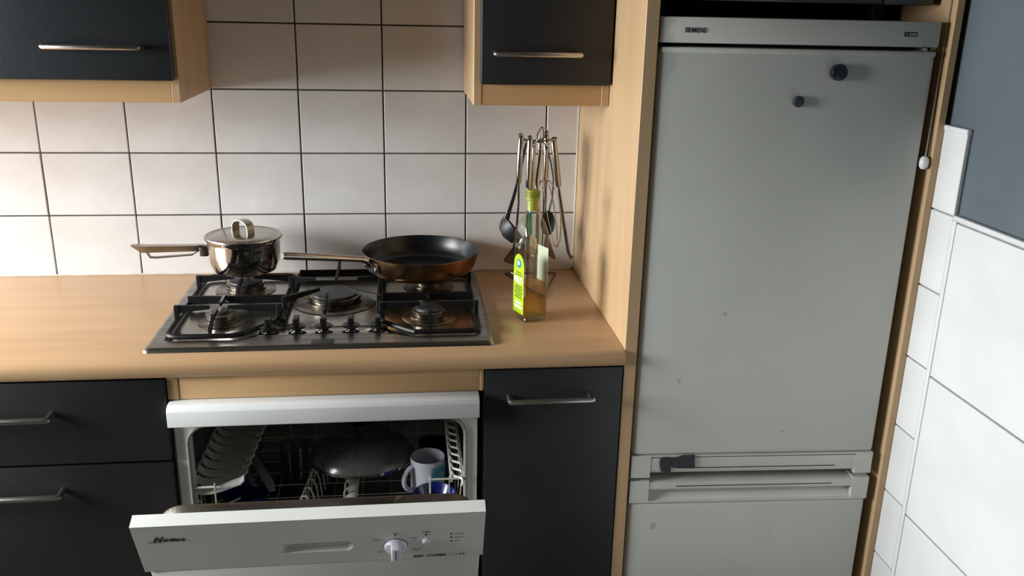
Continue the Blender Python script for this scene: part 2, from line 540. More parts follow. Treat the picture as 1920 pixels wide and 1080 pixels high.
# side wall tiles: one column of small tiles, then tall ones, capped with an edge strip
SH = 0.1557
gr = build('grout_bed', MB().box(1.8785, 1.886, -0.677, -0.30, 0, 1.352).box(1.8785, 1.886, -2.6, -0.68, 0, 1.194), 'grout_side', wall_right)
small = tile_mesh('tile', 0.200, SH - .003, 0.008, 'tile_side')
for k in range(9):
    zt = 1.1929 + SH - SH * k
    piece('tile', small, wall_right, (1.877, -0.5775, zt - SH / 2), (0, 0, PI / 2))
big = tile_mesh('tile', 0.40, 2 * SH - .004, 0.008, 'tile_side')
for k in range(4):
    for j in range(5):
        zc = 1.1847 - SH - 2 * SH * k
        if zc < 0.05: break
        piece('tile', big, wall_right, (1.8755, -0.6935 - 0.2 - 0.403 * j, zc), (0, 0, PI / 2))
tag(build('trim_1', MB().box(1.871, 1.8835, -0.6780, -0.30, 1.3450, 1.3555, bev=.003), 'tile_side'), kind='structure')
tag(build('trim_2', MB().box(1.870, 1.8835, -2.6, -0.681, 1.1862, 1.1965, bev=.003), 'tile_side'), kind='structure')
tag(build('trim_3', MB().box(1.8710, 1.8835, -0.6915, -0.6795, 0.0, 1.1862, bev=.002), 'tile_side'), kind='structure')
# silicone seam between tiles and tall panel
tag(build('trim_4', MB().tube([(1.2805, -.004, .905), (1.2805, -.004, 1.35)], .0028, 6), 'silicone'), kind='structure')
tag(build('trim_5', MB().tube([(-1.19, -.004, .902), (0.3, -.004, .902), (1.278, -.004, .902)], .0026, 6), 'silicone'), kind='structure')

# ------------------------------------------------------------------ worktop, base units, tall panels
wt = MB().prism([(-0.004, .900), (-0.575, .900), (-.583, .8975), (-.5875, .892), (-.589, .884), (-.5875, .874), (-.583, .868), (-.575, .866), (-0.004, .866)], -1.195, 1.2815, axis='x')
worktop = tag(build('worktop', wt, 'wood_x'), 'beech-effect kitchen worktop carrying the gas hob and the oil bottle', 'worktop')
tall = tag(build('tall_panel', MB().box(1.2826, 1.3075, -.578, -.001, 0.0, 2.2, bev=.0008, seg=1), 'wood_z'),
           'tall beech panel between worktop and fridge', 'side panel')
tag(tall, label='tall beech-effect end panel on the left side of the fridge, beside the worktop')
tall2 = tag(build('tall_panel', MB().box(1.8573, 1.8728, -.605, -.001, 0.0, 2.2, bev=.0012, seg=1), 'wood_z'),
            'narrow beech-effect end panel on the right side of the fridge, beside the white side-wall tiles', 'side panel')

def bow_handle(parent, x0, x1, z, yd, proj=0.030, r=0.0055, local=False):
    """steel bar with straight legs back to the front"""
    m = MB().tube([(x0, yd + .001, z), (x0, yd - proj + .002, z), (x0 + .003, yd - proj, z), (x1 - .003, yd - proj, z), (x1, yd - proj + .002, z), (x1, yd + .001, z)], r, 10, flat=1.0)
    return build('handle', m, 'handle', parent, local=local)

# drawer unit on the left
t = thing('drawer_cabinet', 'black-fronted drawer unit left of the dishwasher, steel bar handles on its drawers', 'cabinet', (0.09, -.29, 0))
build('body', MB().box(-.212, .3885, -.555, -.02, .10, .862), 'wood_h', t)
for nm, z0, z1, hz in (('drawer', .6915, .8625, .799), ('drawer', .362, .6865, .636), ('drawer', .105, .357, .31)):
    d = build(nm, MB().box(-.208, .3875, -.580, -.557, z0, z1, bev=.002), 'black', t)
    bow_handle(d, -.01, .178, hz, -.580)
build('plinth', MB().box(-.212, .3885, -.52, -.50, 0, .10), 'black', t)
# narrow cupboard right of the dishwasher
t = thing('base_cabinet', 'narrow black-fronted base cabinet between the dishwasher and the tall panel', 'cabinet', (1.14, -.29, 0))
build('body', MB().box(1.0005, 1.2815, -.555, -.02, .10, .862), 'wood_h', t)
d = build('door', MB().box(1.0015, 1.2800, -.580, -.557, .105, .8635, bev=.002), 'black', t)
bow_handle(d, 1.0495, 1.2145, .806, -.580)
build('plinth', MB().box(1.0005, 1.2815, -.52, -.50, 0, .10), 'black', t)
# beech rail over the dishwasher
fl = build('filler_rail', MB().box(.4110, .9900, -.572, -.552, .8175, .8655, bev=.001), 'wood_h')
tag(fl, 'horizontal beech filler rail between worktop and the open dishwasher', 'rail')
for a, b in ((.3895, .4104), (.9906, .9995)):
    build('end_strip', MB().box(a, b, -.5735, -.552, .8175, .8655, bev=.001), 'wood_edge', fl)
# farther unit out of frame at the left
t = thing('base_cabinet', 'black-fronted base cabinet at the far left under the worktop', 'cabinet', (-.7, -.29, 0))
build('body', MB().box(-1.195, -.214, -.555, -.02, .10, .862), 'wood_h', t)
for a, b in ((-1.192, -.706), (-.702, -.216)):
    d = build('door', MB().box(a, b, -.580, -.557, .105, .8635, bev=.002), 'black', t)
    bow_handle(d, b - .25, b - .08, .806, -.580)
build('plinth', MB().box(-1.195, -.214, -.52, -.50, 0, .10), 'black', t)

# ------------------------------------------------------------------ wall units
def wall_unit(label, xl, xr, zt, fr, hx0, hx1, hz, mblack, n=1):
    t = thing('wall_cabinet', label, 'cabinet', ((xl + xr) / 2, -.16, 1.354))
    P = .0165
    s = MB().box(xl, xl + P, -.320, -.006, 1.354, zt, bev=.0008, seg=1)
    build('side_panel', s, 'wood_z', t)
    s = MB().box(xr - P, xr, -.320, -.006, 1.354, zt, bev=.0008, seg=1)
    build('side_panel', s, 'wood_z', t)
    build('light_pelmet', MB().box(xl + P + .0006, xr - P - .0006, -.319, -.303, 1.354, 1.398, bev=.001, seg=1), 'wood_h', t)
    build('carcass', MB().box(xl + P, xr - P, -.300, -.006, 1.400, zt), 'wood_h', t)
    w = (fr[1] - fr[0]) / n
    for k in range(n):
        a, b = fr[0] + w * k, fr[0] + w * (k + 1)
        d = build('door', MB().box(a + .001, b - .001, -.344, -.3215, 1.3985, zt - .002, bev=.003, seg=3), mblack, t)
        bow_handle(d, b - hx1, b - hx0, hz, -.344)
    return t
wall_unit('dark-fronted beech wall cabinet at the upper left, above the bare worktop', -.82, .4035, 2.12, (-.80, .3985), .054, .226, 1.4625, 'blue_black', 2)
wall_unit('narrow black-fronted beech wall cabinet above the hanging utensils', .9935, 1.2815, 2.12, (1.0055, 1.2795), .073, .244, 1.4612, 'black', 1)

# ------------------------------------------------------------------ fridge-freezer (slightly turned in its niche)
FY = -.0444
fr = thing('fridge_freezer', 'tall white fridge-freezer standing between the two beech end panels', 'fridge', (1.3126, -.5744, 0), rotz=FY)
FW = .5245
build('body', MB().box(.006, FW - .008, .052, .530, .03, 1.5415), 'seal', fr, local=True)
build('top_cap', MB().box(-.001, FW + .0015, -.0005, .300, 1.4962, 1.5420, bev=.003), 'fridge_trim', fr, local=True)
ud = build('upper_door', MB().box(0, FW, 0, .05, .6570, 1.4895, bev=.010, seg=4), 'fridge', fr, local=True)
build('edge_strip', MB().box(.004, FW - .002, -.0012, .01, 1.4795, 1.4885, bev=.0015), 'fridge_trim', ud, local=True)
h = MB().prism([(0, .6575), (FW, .6575), (FW, .6085), (.4876, .6085), (.4876, .655), (.0410, .655), (.0410, .6065), (0, .6065)], -.0015, .045, axis='y')
h.box(.0410, .4876, .016, .045, .6090, .656)
ug = build('handle_grip', h, 'fridge_trim', ud, local=True, smooth=20)
h = MB()
for k in range(16):
    u = k / 15
h.prism([(-.0005, .6520), (-.0005, .6240), (.002, .6180), (.010, .6140), (.016, .6130), (.020, .6130), (.020, .6520)], .0412, .4874, axis='x')
build('handle_bar', h, 'fridge_trim', ud, local=True, smooth=25)
build('groove_shade', MB().box(.0990, .4434, -.0011, .001, .6272, .6290), 'ink', ud, local=True)  # flat dark strip on the bar; the slot's shade is its colour
ld_ = build('lower_door', MB().box(0, FW, 0, .05, .060, .5470, bev=.010, seg=4), 'fridge', fr, local=True)
h = MB().prism([(0, .5980), (.0410, .5980), (.0410, .5495), (.4885, .5495), (.4885, .5980), (FW, .5980), (FW, .5460), (0, .5460)], -.0015, .045, axis='y')
h.box(.0410, .4885, .018, .045, .548, .5945)
build('handle_grip', h, 'fridge_trim', ld_, local=True, smooth=20)
h = MB().prism([(-.0005, .5945), (.018, .5945), (.018, .5700), (.008, .5715), (.001, .5760), (-.0005, .5790)], .0412, .4883, axis='x')
h.prism([(.018, .5700), (.018, .5495), (.004, .5495), (.010, .5560)], .0412, .4883, axis='x')
build('handle_bar', h, 'fridge_trim', ld_, local=True, smooth=25)
build('groove_shade', MB().box(.0990, .4420, -.0011, .001, .5838, .5856), 'ink', ld_, local=True)  # lower slot, its shade likewise painted as a dark strip
for a in (.02, FW - .06):
    for b in (.06, .45):
        build('foot', MB().box(a, a + .04, b, b + .04, 0, .031), 'seal', fr, local=True)
build('hinge', MB().box(.4960, .5030, -.004, .03, 1.4895, 1.4955, bev=.001), 'handle', fr, local=True)
build('lettering', text_mb('SIEMENS', .0125, frame((.0432, -.0012, 1.5148), (1, 0, 0), (0, 0, 1)), bold=.00015, sx=.86), 'ink', fr, local=True)
bd = build('badge', MB().box(.4563, .4812, -.0012, .002, 1.5152, 1.5232), 'badge', fr, local=True)
bb = MB()
for k in range(3):
    bb.holed(rrect(.4665 + .0045 * k, .4705 + .0045 * k, 1.5170, 1.5214, .0012, 3), rrect(.4674 + .0045 * k, .4696 + .0045 * k, 1.5180, 1.5204, .0006, 3), -.0016, -.0011)
bb.box(.4590, .4630, -.0016, -.0011, 1.5188, 1.5196).box(.4606, .4614, -.0016, -.0011, 1.5174, 1.5210)
build('badge_sign', bb, 'badge_grey', bd, local=True)
Ry = Matrix.Rotation(FY, 4, 'Z')
def onfridge(x, y, z):
    return Vector((1.3126, -.5744, 0)) + Ry @ Vector((x, y, z))
def magnet(label, x, z, r, hgt, m):
    p = onfridge(x, -.0003, z)
    T = Matrix.Translation(p) @ Ry @ Matrix.Rotation(PI / 2, 4, 'X')
    mb = MB().lathe([(0, 0), (r * .9, 0), (r, hgt * .15), (r, hgt * .75), (r * .9, hgt * .95), (r * .6, hgt * 1.02), (0, hgt * 1.03)], n=28, mtx=T)
    return tag(build('fridge_magnet', mb, m), label, 'magnet', 'round magnets on the fridge door')
magnet('larger glossy black round magnet near the top right of the fridge door', .3375, 1.4492, .0155, .016, 'magnet')
magnet('smaller matt dark round magnet, below and left of the larger one', .2685, 1.3946, .0105, .010, 'magnet_matt')
T = Matrix.Translation((1.3126, -.5744, 0)) @ Ry
p1 = [(0.0613, 0.6517), (0.0744, 0.6564), (0.0852, 0.6513), (0.0848, .6400), (0.0852, 0.62), (.0760, .6198), (0.065, 0.6211), (0.0602, 0.6386)]
p2 = [(0.0837, 0.6513), (0.0960, 0.6545), (0.1069, 0.659), (0.1337, 0.6602), (0.1361, 0.6315), (.1260, .6302), (0.1168, 0.6293), (0.0877, 0.6305), (.0868, .6400)]
tp = MB().prism(p1, -.0030, -.0006, mtx=T).prism(p2, -.0042, -.0016, mtx=T)
tag(build('tape', tp, 'tape'), 'torn black tape stuck across the left end of the fridge handle', 'tape')

# microwave on top of the fridge
mw = thing('microwave', 'dark microwave oven standing on top of the fridge, only its lower edge in view', 'microwave', (1.58, -.36, 1.5425))
build('body', MB().box(1.3155, 1.8405, -.535, -.12, 1.5705, 1.845, bev=.004), 'micro_body', mw)
build('door', MB().box(1.3155, 1.7400, -.556, -.5355, 1.5705, 1.845, bev=.004), 'microwave', mw)
build('control_panel', MB().box(1.7410, 1.8405, -.556, -.5355, 1.5705, 1.845, bev=.004), 'microwave', mw)
for fx in (1.35, 1.80):
    for fy in (-.42, -.16):
        build('foot', MB().lathe([(0, 0), (.013, 0), (.015, .006), (.015, .0285), (0, .0285)], fx, fy, 1.5421, 16), 'micro_body', mw)
# inline switch hanging on its cord at the fridge's right edge
sw = thing('cord_switch', 'white oval inline switch hanging on a thin grey cord beside the fridge', 'switch', (1.8455, -.598, 1.282))
build('cord', MB().tube([(1.8545, -.588, 1.60), (1.8530, -.590, 1.50), (1.8515, -.592, 1.40), (1.8490, -.595, 1.32), (1.8470, -.598, 1.292)], .0013, 6), 'cord', sw)
build('switch_body', MB().lathe([(0, -.0125), (.0045, -.0120), (.0082, -.007), (.0090, 0), (.0082, .007), (.0045, .0120), (0, .0125)], 1.8455, -.598, 1.2815, 20), 'white_plastic', sw)

# ------------------------------------------------------------------ dishwasher
dw = thing('dishwasher', 'white dishwasher under the hob with its door hanging ajar and racks showing', 'dishwasher', (.69, -.30, 0))
build('top_lid', MB().prism([(-.04, .8160), (-.592, .8160), (-.601, .8130), (-.6055, .8050), (-.6055, .7735), (-.600, .7715), (-.575, .7715), (-.575, .7765), (-.04, .7765)], .3915, .9880, axis='x', bev=.0015), 'dw_lid', dw)
sd = MB().box(.3935, .3985, -.53, -.03, .02, .776).box(.9820, .9870, -.53, -.03, .02, .776)
sd.box(.3935, .9870, -.035, -.03, .02, .776)
build('side_wall', sd, 'dw_white', dw)
build('front_frame', MB().holed([(.3935, .06), (.9870, .06), (.9870, .7755), (.3935, .7755)], rrect(.4165, .9630, .13, .7600, .040, 8), -.568, -.530), 'dw_white', dw)
gk = [(x, -.5695, z) for x, z in rrect(.4165, .9630, .13, .7600, .040, 8)]
build('gasket', MB().tube(gk, .0042, 8, closed=True), 'gasket', dw)
tb = MB()
tb.box(.4060, .4080, -.530, -.08, .12, .770).box(.9715, .9735, -.530, -.08, .12, .770).box(.4060, .9735, -.082, -.080, .12, .770)
tb.box(.4060, .9735, -.530, -.08, .768, .770).box(.4060, .9735, -.530, -.08, .12, .122)
build('tub', tb, 'dw_steel', dw)
build('base_plinth', MB().box(.3935, .9870, -.54, -.03, 0, .06), 'dw_white', dw)
# door, tilted open: local frame with origin at the front top edge, y inward, z up the door
TH_ = math.radians(23)
DT = Matrix.Translation((0, -.8421, .7081)) @ Matrix.Rotation(TH_, 4, 'X')
xl, xr = .3800, .9800
door = build('door', MB(DT).box(xl + .007, xr - .005, .002, .026, -.665, -.136, bev=.004), 'dw_white', dw)
L_ = -.134
outer = [(xl, 0), (xr, 0), (xr, L_), (xl, L_)]
rec = rrect(.6165, .7455, -.0985, -.0705, .0125, 6)
cp = MB(DT).holed(outer, rec, -.0005, .012)
cp.box(xl, xr, .012, .0245, L_, 0)
build('control_panel', cp, 'dw_white', door, smooth=25)
rb = MB(DT)
rings = []
for f_, dy in ((1.0, -.0003), (.99, .003), (.93, .007), (.75, .0105), (.3, .0115)):
    rings.append([(.681 + (x - .681) * (1 - (1 - f_) * .25), dy, -.0845 + (z + .0845) * f_ - .002 * (1 - f_)) for x, z in rec])
rb.loft(rings, closed_ends=False)
build('grip_recess', rb, 'dw_white', door)
liner = MB(DT).prism(rrect(.408, .966, -.64, -.018, .05, 8), .0250, .058, axis='y', bev=.006)
build('liner', liner, 'dw_liner', door)
def dtxt(body, x, s, size, m='ink', name='lettering', **k):
    return build(name, text_mb(body, size, DT @ frame((x, -.0010, s), (1, 0, 0), (0, 0, 1)), **k), m, door)
dtxt('N', .4115, -.0450, .0200, bold=.0009, shear=.45, sx=.85)
dtxt('ordland', .4275, -.0437, .0126, bold=.0003, sx=.92)
sw_ = MB(DT).tube([(.4035, -.0010, -.0448), (.4085, -.0010, -.0447), (.4125, -.0010, -.0420), (.4148, -.0010, -.0360)], .0010, 6)
sw_.lathe([(0, 0), (.0016, 0), (.0016, .0006), (0, .0006)], n=12, mtx=Matrix.Translation((.4282, -.0008, -.0310)) @ Matrix.Rotation(PI / 2, 4, 'X'))
build('swash', sw_, 'ink', door)
dtxt('START', .8762, -.0545, .0052, 'ink_faint', align='CENTER')
dtxt('OFF', .8215, -.0540, .0048, 'ink_faint', align='CENTER')
dtxt('EASY', .8530, -.1300, .0072, bold=.0002, sx=1.15)
dtxt('LOGIC', .8885, -.1296, .0072, bold=.0002, sx=1.1)
dtxt('I', .9225, -.1292, .0064, 'ink_faint')
dtxt('x 912', .9300, -.1290, .0064, 'ink_faint', sx=1.15)
kn_x, kn_s = .8214, -.0905
def bar(x0, x1, s, h=.0016):
    build('print_line', MB(DT).box(x0, x1, -.0009, .0002, s - h / 2, s + h / 2), 'ink_faint', door)
for a, b, s in ((.782, .792, -.0665), (.779, .7975, -.0715), (.8435, .860, -.0690), (.852, .857, -.0745), (.789, .797, -.1050), (.791, .796, -.1100),
                (.850, .868, -.1045), (.855, .861, -.1095), (.926, .944, -.0625), (.926, .942, -.0735), (.926, .935, -.0840)):
    bar(a, b, s)
kb = MB(DT)
kb.lathe([(0, 0), (.0205, 0), (.0205, .004), (.0190, .0075), (.0150, .009), (0, .0095)], n=36, mtx=Matrix.Translation((kn_x, -.0005, kn_s)) @ Matrix.Rotation(PI / 2, 4, 'X'))
kb.box(kn_x - .0085, kn_x + .0085, -.0235, -.006, kn_s - .0190, kn_s + .0200, bev=.0035, seg=3)
kn = build('program_dial', kb, 'mug_white', door)
kn['label'] = 'white round programme dial with a raised grip bar'
build('dial_line', MB(DT).box(kn_x - .0007, kn_x + .0007, -.0240, -.0225, kn_s - .008, kn_s + .0175), 'ink', door)
rg = MB(DT).lathe([(.0207, 0), (.0216, 0), (.0216, .0006), (.0207, .0006)], n=36, closed=True, mtx=Matrix.Translation((kn_x, -.0005, kn_s)) @ Matrix.Rotation(PI / 2, 4, 'X'))
build('dial_ring', rg, 'ink', door)
bt = MB(DT).lathe([(0, 0), (.0072, 0), (.0070, .0035), (.005, .0055), (0, .0060)], n=24, mtx=Matrix.Translation((.8760, -.0005, -.0800)) @ Matrix.Rotation(PI / 2, 4, 'X'))
build('start_button', bt, 'mug_white', door)
for x, s in ((.8212, -.0580), (.8758, -.0610), (.9207, -.0620), (.9209, -.0730), (.9211, -.0840)):
    build('indicator_dot', MB(DT).lathe([(0, 0), (.0020, 0), (.0020, .0008), (0, .0008)], n=12, mtx=Matrix.Translation((x, -.0005, s)) @ Matrix.Rotation(PI / 2, 4, 'X')), 'ink', door)
build('leaf_mark', MB(DT).prism([(.8765, -.1300), (.8775, -.1255), (.8840, -.1225), (.8880, -.1250), (.8865, -.1290), (.8820, -.1315)], -.0009, .0002), 'badge_grey', door)
# upper rack
RZ = .622
rk = MB()
rk.tube([(x, y, z) for x, y, z in ((.4700, -.5680, RZ), (.4150, -.5680, RZ), (.4060, -.5600, RZ), (.4110, -.12, RZ), (.96, -.12, RZ), (.9600, -.5620, RZ), (.9520, -.5740, RZ), (.8850, -.5740, RZ))], .0024, 6)
rk.tube([(.4150, -.5600, .500), (.4200, -.12, .500), (.952, -.12, .500), (.952, -.5600, .500)], .002, 6, closed=True)
for k in range(9):
    x = .430 + k * .0625
    rk.tube([(x, -.12, RZ), (x, -.14, .500), (x, -.545, .494), (x, -.5640, .530 if .48 < x < .88 else RZ)], .0011, 5)
for k in range(8):
    y = -.14 - k * .056
    rk.tube([(.408, y, RZ), (.418, y, .503), (.950, y, .503), (.960, y, RZ)], .0011, 5)
rk.tube([(.4600, -.5690, RZ + .008), (.4600, -.5680, .585), (.4750, -.5600, .575), (.5000, -.5300, .572)], .0018, 5)
rk.tube([(.4100, -.5640, RZ), (.4130, -.5640, .600), (.4300, -.5600, .583)], .0018, 5)
rk.tube([(.8900, -.5740, RZ + .008), (.8900, -.5740, .590)], .0018, 5)
upper = build('upper_rack', rk, 'rack', dw)
upper['label'] = 'white wire upper rack'
# zigzag wire loops along the right side of the rack
lpm = MB()
loop = build('wire_loop', MB().tube([(.9345, -.5700, .612), (.9335, -.5640, .6235), (.9360, -.5600, .6275), (.9400, -.5640, .622), (.9560, -.5780, .6235), (.9580, -.5840, .6180), (.9545, -.5820, .6100)], .0028, 6), 'rack', upper)
for k in range(1, 14):
    copies(loop, (0, .0325 * k, 0))
# fold-down cup shelf on the left: curved slats between rails
cs = MB().tube([(.4760, -.5560, .6080), (.4930, -.16, .6080)], .0022, 6).tube([(.4140, -.5600, .6300), (.4160, -.16, .6300)], .0022, 6)
cs.tube([(.4980, -.5500, .6190), (.5150, -.16, .6190)], .0024, 6)
shelf = build('cup_shelf', cs, 'rack_grey', dw)
shelf['label'] = 'pale grey plastic cup shelf of curved slats'
prof = [(.4080, .630), (.4120, .6200), (.4220, .6110), (.4380, .6070), (.4560, .6080), (.4760, .6125), (.4960, .6195), (.5070, .6225), (.5150, .6290)]
def slat(y, sk):
    rings = []
    for i, (x, z) in enumerate(prof):
        a = prof[max(i - 1, 0)]
        b = prof[min(i + 1, len(prof) - 1)]
        tx, tz = b[0] - a[0], b[1] - a[1]
        l = math.hypot(tx, tz)
        nx, nz = -tz / l * .0016, tx / l * .0016
        w = .0062 if 0 < i < len(prof) - 1 else .0045
        yy = y + (x - .408) * sk
        rings.append([(x + nx, yy - w, z + nz - .004), (x - nx, yy - w, z - nz - .004), (x - nx, yy + w, z - nz + .004), (x + nx, yy + w, z + nz + .004)])
    return MB().loft(rings)
s0 = build('slat', slat(-.560, .10), 'rack_grey', shelf, smooth=60)
for k in range(1, 12):
    copies(s0, (.0012 * k, .0355 * k, 0))
# tine rows down the middle of the rack
tr = MB()
for k in range(9):
    y = -.520 + k * .034
    x = .628 + k * .0035
    tr.tube([(x - .014, y, .500), (x - .012, y, .545), (x - .005, y, .564), (x + .005, y, .564), (x + .012, y, .545), (x + .016, y, .500)], .0017, 6)
build('tine_row', tr, 'rack_grey', dw)
tr = MB()
for k in range(9):
    y = -.520 + k * .034
    tr.tube([(.705, y, .500), (.708, y, .550), (.716, y + .006, .556), (.720, y, .500)], .0015, 6)
tr.box(.716, .734, -.54, -.2, .500, .545, bev=.004)
build('tine_row', tr, 'rack_grey', dw)
lr = MB()
for k in range(14):
    x = .43 + k * .04
    lr.tube([(x, -.12, .30), (x, -.14, .16), (x, -.52, .16), (x, -.53, .30)], .0016, 5)
lr.tube([(.42, -.12, .30), (.955, -.12, .30), (.955, -.53, .30), (.42, -.53, .30)], .0022, 6, closed=True)
build('lower_rack', lr, 'rack', dw)

# ------------------------------------------------------------------ crockery in the dishwasher
RF = .5048
def mug(label, x, y, z0, r, h, m, ha, hl=.030, band=None, tilt=0.0, group=None):
    t = thing('mug', label, 'mug', (x, y, z0), group)
    body = MB().lathe([(0, 0), (r * .88, 0), (r * .96, .004), (r, .012), (r, h - .003), (r - .0012, h), (r - .003, h - .002), (r - .0035, .010), (r * .7, .006), (0, .006)], x, y, z0, 36)
    build('cup', body, m, t)
    d = Vector((math.cos(ha), math.sin(ha), 0))
    pts = []
    for k in range(9):
        a = -PI / 2 + PI * k / 8
        q = Vector((x, y, z0 + h * .5)) + d * (r - .002 + hl * math.cos(a)) + Vector((0, 0, h * .34 * math.sin(a)))
        pts.append(q)
    build('handle', MB().tube(pts, .0058, 10, flat=.9), m, t)
    if band:
        n = 20
        a0, a1, zb0, zb1 = band
        bm = MB()
        ro, ri = r + .0006, r - .0002
        rings = []
        for k in range(n + 1):
            a = a0 + (a1 - a0) * k / n
            c, s = math.cos(a), math.sin(a)
            rings.append([(x + ro * c, y + ro * s, z0 + zb0), (x + ro * c, y + ro * s, z0 + zb1), (x + ri * c, y + ri * s, z0 + zb1), (x + ri * c, y + ri * s, z0 + zb0)])
        bm.loft(rings)
        build('print', bm, 'mug_blue', t)
    return t
mug('white mug with light blue print in the dishwasher, handle facing left', .8890, -.4150, RF, .0390, .086, 'mug_white', math.radians(212), .026, (math.radians(-80), math.radians(20), .038, .074))
tag(build('bowl', MB().lathe([(0, 0), (.026, 0), (.030, .004), (.046, .022), (.053, .042), (.0515, .042), (.044, .023), (.028, .007), (0, .006)], .4980, -.4500, RF, 32), 'cobalt'),
    'cobalt blue bowl half hidden beneath the cup shelf at the left', 'bowl')
mug('dark blue mug behind the white mug in the rack', .9050, -.2750, RF, .034, .050, 'cobalt', math.radians(60), .022)
tag(build('bowl', MB().lathe([(0, 0), (.020, 0), (.024, .006), (.040, .030), (.047, .048), (.0455, .048), (.038, .031), (.022, .009), (0, .007)], .9000, -.5120, RF, 32), 'cobalt'),
    'small cobalt blue bowl in front of the white mug', 'bowl')
tag(build('glass_tumbler', MB().lathe([(0, 0), (.029, 0), (.033, .080), (.0318, .080), (.028, .004), (0, .004)], .5850, -.3200, RF, 28), 'tumbler'),
    'dark clear glass tumbler left of the glass lid in the dishwasher', 'glass')
# glass lid with steel rim resting on the tines
gl = thing('glass_cover', 'large glass pan lid with a steel rim lying across the upper rack', 'pan lid', (.742, -.3600, .580))
LT = Matrix.Translation((.742, -.3620, .572)) @ Matrix.Rotation(math.radians(-4), 4, 'X') @ Matrix.Rotation(math.radians(0), 4, 'Y')
R_ = .1180
build('glass_dome', MB(LT).lathe([(R_, 0), (R_ * .97, .010), (R_ * .86, .026), (R_ * .68, .040), (R_ * .45, .050), (R_ * .2, .055), (0, .056)], n=48), 'lid_glass', gl)
build('rim', MB(LT).lathe([(R_ - .001, -.002), (R_ + .0015, -.002), (R_ + .0015, .003), (R_ - .001, .003)], n=48, closed=True), 'chrome', gl)
build('knob', MB(LT).lathe([(0, .056), (.008, .056), (.008, .066), (.018, .070), (.019, .076), (.012, .080), (0, .081)], n=24), 'bkplastic', gl)
# two grey plastic handles leaning beside the blue mug
def blade(name, label, pts, w, m='grey_plastic'):
    mb = MB().tube(pts, w, 8, flat=.30, up=(0.5, -0.7, 0.5))
    return tag(build(name, mb, m), label, 'utensil', None)
blade('plastic_spatula', 'grey plastic spatula leaning in the rack, the longer one of the two', [(.480, -.330, .590), (.500, -.375, .585), (.526, -.420, .576), (.546, -.455, .566), (.556, -.475, .554)], [.010, .011, .012, .012, .008])
blade('plastic_spatula', 'grey plastic spatula leaning in the rack, the shorter one nearer the cup shelf', [(.476, -.360, .572), (.490, -.400, .568), (.508, -.435, .562), (.518, -.455, .556)], [.008, .009, .010, .008])

# ------------------------------------------------------------------ gas hob
hb = thing('gas_hob', 'five-burner stainless steel gas hob with black grates set in the worktop', 'hob', (.68, -.28, .9))
hx0, hx1, hy0, hy1 = .3380, 1.0240, -.5380, -.0320
def ring_xy(pts, z):
    return [(x, y, z) for x, y in pts]
def ins(d, r):
    return rrect(hx0 + d, hx1 - d, hy0 + d, hy1 - d, r, 6)
well = [(.366, -.062), (.366, -.487), (.374, -.496), (.505, -.496), (.535, -.486), (.555, -.474), (.590, -.470), (.775, -.470), (.800, -.474), (.825, -.484), (.850, -.496),
        (.990, -.496), (.998, -.488), (.998, -.062), (.990, -.054), (.374, -.054)]
pl = MB()
pl.loft([ring_xy(ins(0, .012), .9002), ring_xy(ins(.001, .012), .9035), ring_xy(ins(.006, .010), .9075), ring_xy(ins(.010, .008), .9082)], closed_ends=False)
pl.holed(ins(.010, .008), well, .9080, .9082, axis='z')
cxw, cyw = .682, -.275
def shr(p, d):
    return (p[0] + (d if p[0] < cxw else -d), p[1] + (d if p[1] < cyw else -d))
pl.loft([ring_xy(well, .9082), ring_xy([shr(p, .0035) for p in well], .9065), ring_xy([shr(p, .007) for p in well], .9035)], closed_ends=False)
build('rim', pl, 'hob_rim', hb)
w2 = [shr(p, .0065) for p in well]
build('plate', MB().prism(w2, .9004, .9038, axis='z'), 'hob', hb)
build('control_ledge', MB().box(.545, .808, -.4650, -.4160, .9035, .9052, bev=.0008), 'hob', hb)
build('nameplate', MB().box(.6580, .7030, -.5270, -.5010, .9080, .9088, bev=.0004), 'badge', hb)
def burner(x, y, r, cap):
    b = MB().lathe([(0, .9036), (r * 1.55, .9036), (r * 1.6, .9052), (r * 1.5, .9062), (r * 1.15, .9060), (r * 1.05, .9075), (r * 1.05, .9110), (r * .92, .9120), (r * .92, .9150), (r, .9165), (r, .9230), (r * .9, .9240), (0, .9240)], x, y, 0, 40)
    n = int(r * 900)
    for k in range(n):
        a = 2 * PI * k / n
        b.box(-.0010, .0010, -.0012, .0012, 0, .0045, mtx=Matrix.Translation((x + (r + .0004) * math.cos(a), y + (r + .0004) * math.sin(a), .9180)) @ Matrix.Rotation(a, 4, 'Z'))
    o = build('burner', b, 'burner', hb)
    c = r * cap
    build('burner_cap', MB().lathe([(0, .9238), (c, .9238), (c + .0008, .9255), (c - .001, .9285), (c * .8, .9300), (0, .9305)], x, y, 0, 36), 'cap', o)
burner(.4575, -.372, .0300, .66)
burner(.4740, -.152, .0430, .88)
burner(.6870, -.255, .0580, .88)
burner(.8960, -.372, .0365, .80)
burner(.9020, -.152, .0375, .80)
def gbar(mb, p, q, w=.0055, h0=.012, h1=.009):
    """upright grate bar from p to q, tops at the given heights"""
    p, q = Vector(p), Vector(q)
    d = (q - p)
    n = Vector((-d.y, d.x, 0)).normalized() * w / 2
    rings = []
    for t_, h in ((0, h0), (.5, (h0 + h1) / 2), (1, h1)):
        c = p + d * t_
        rings.append([(c.x + n.x, c.y + n.y, c.z), (c.x - n.x, c.y - n.y, c.z), (c.x - n.x * .9, c.y - n.y * .9, c.z - h), (c.x + n.x * .9, c.y + n.y * .9, c.z - h)])
    mb.loft(rings)
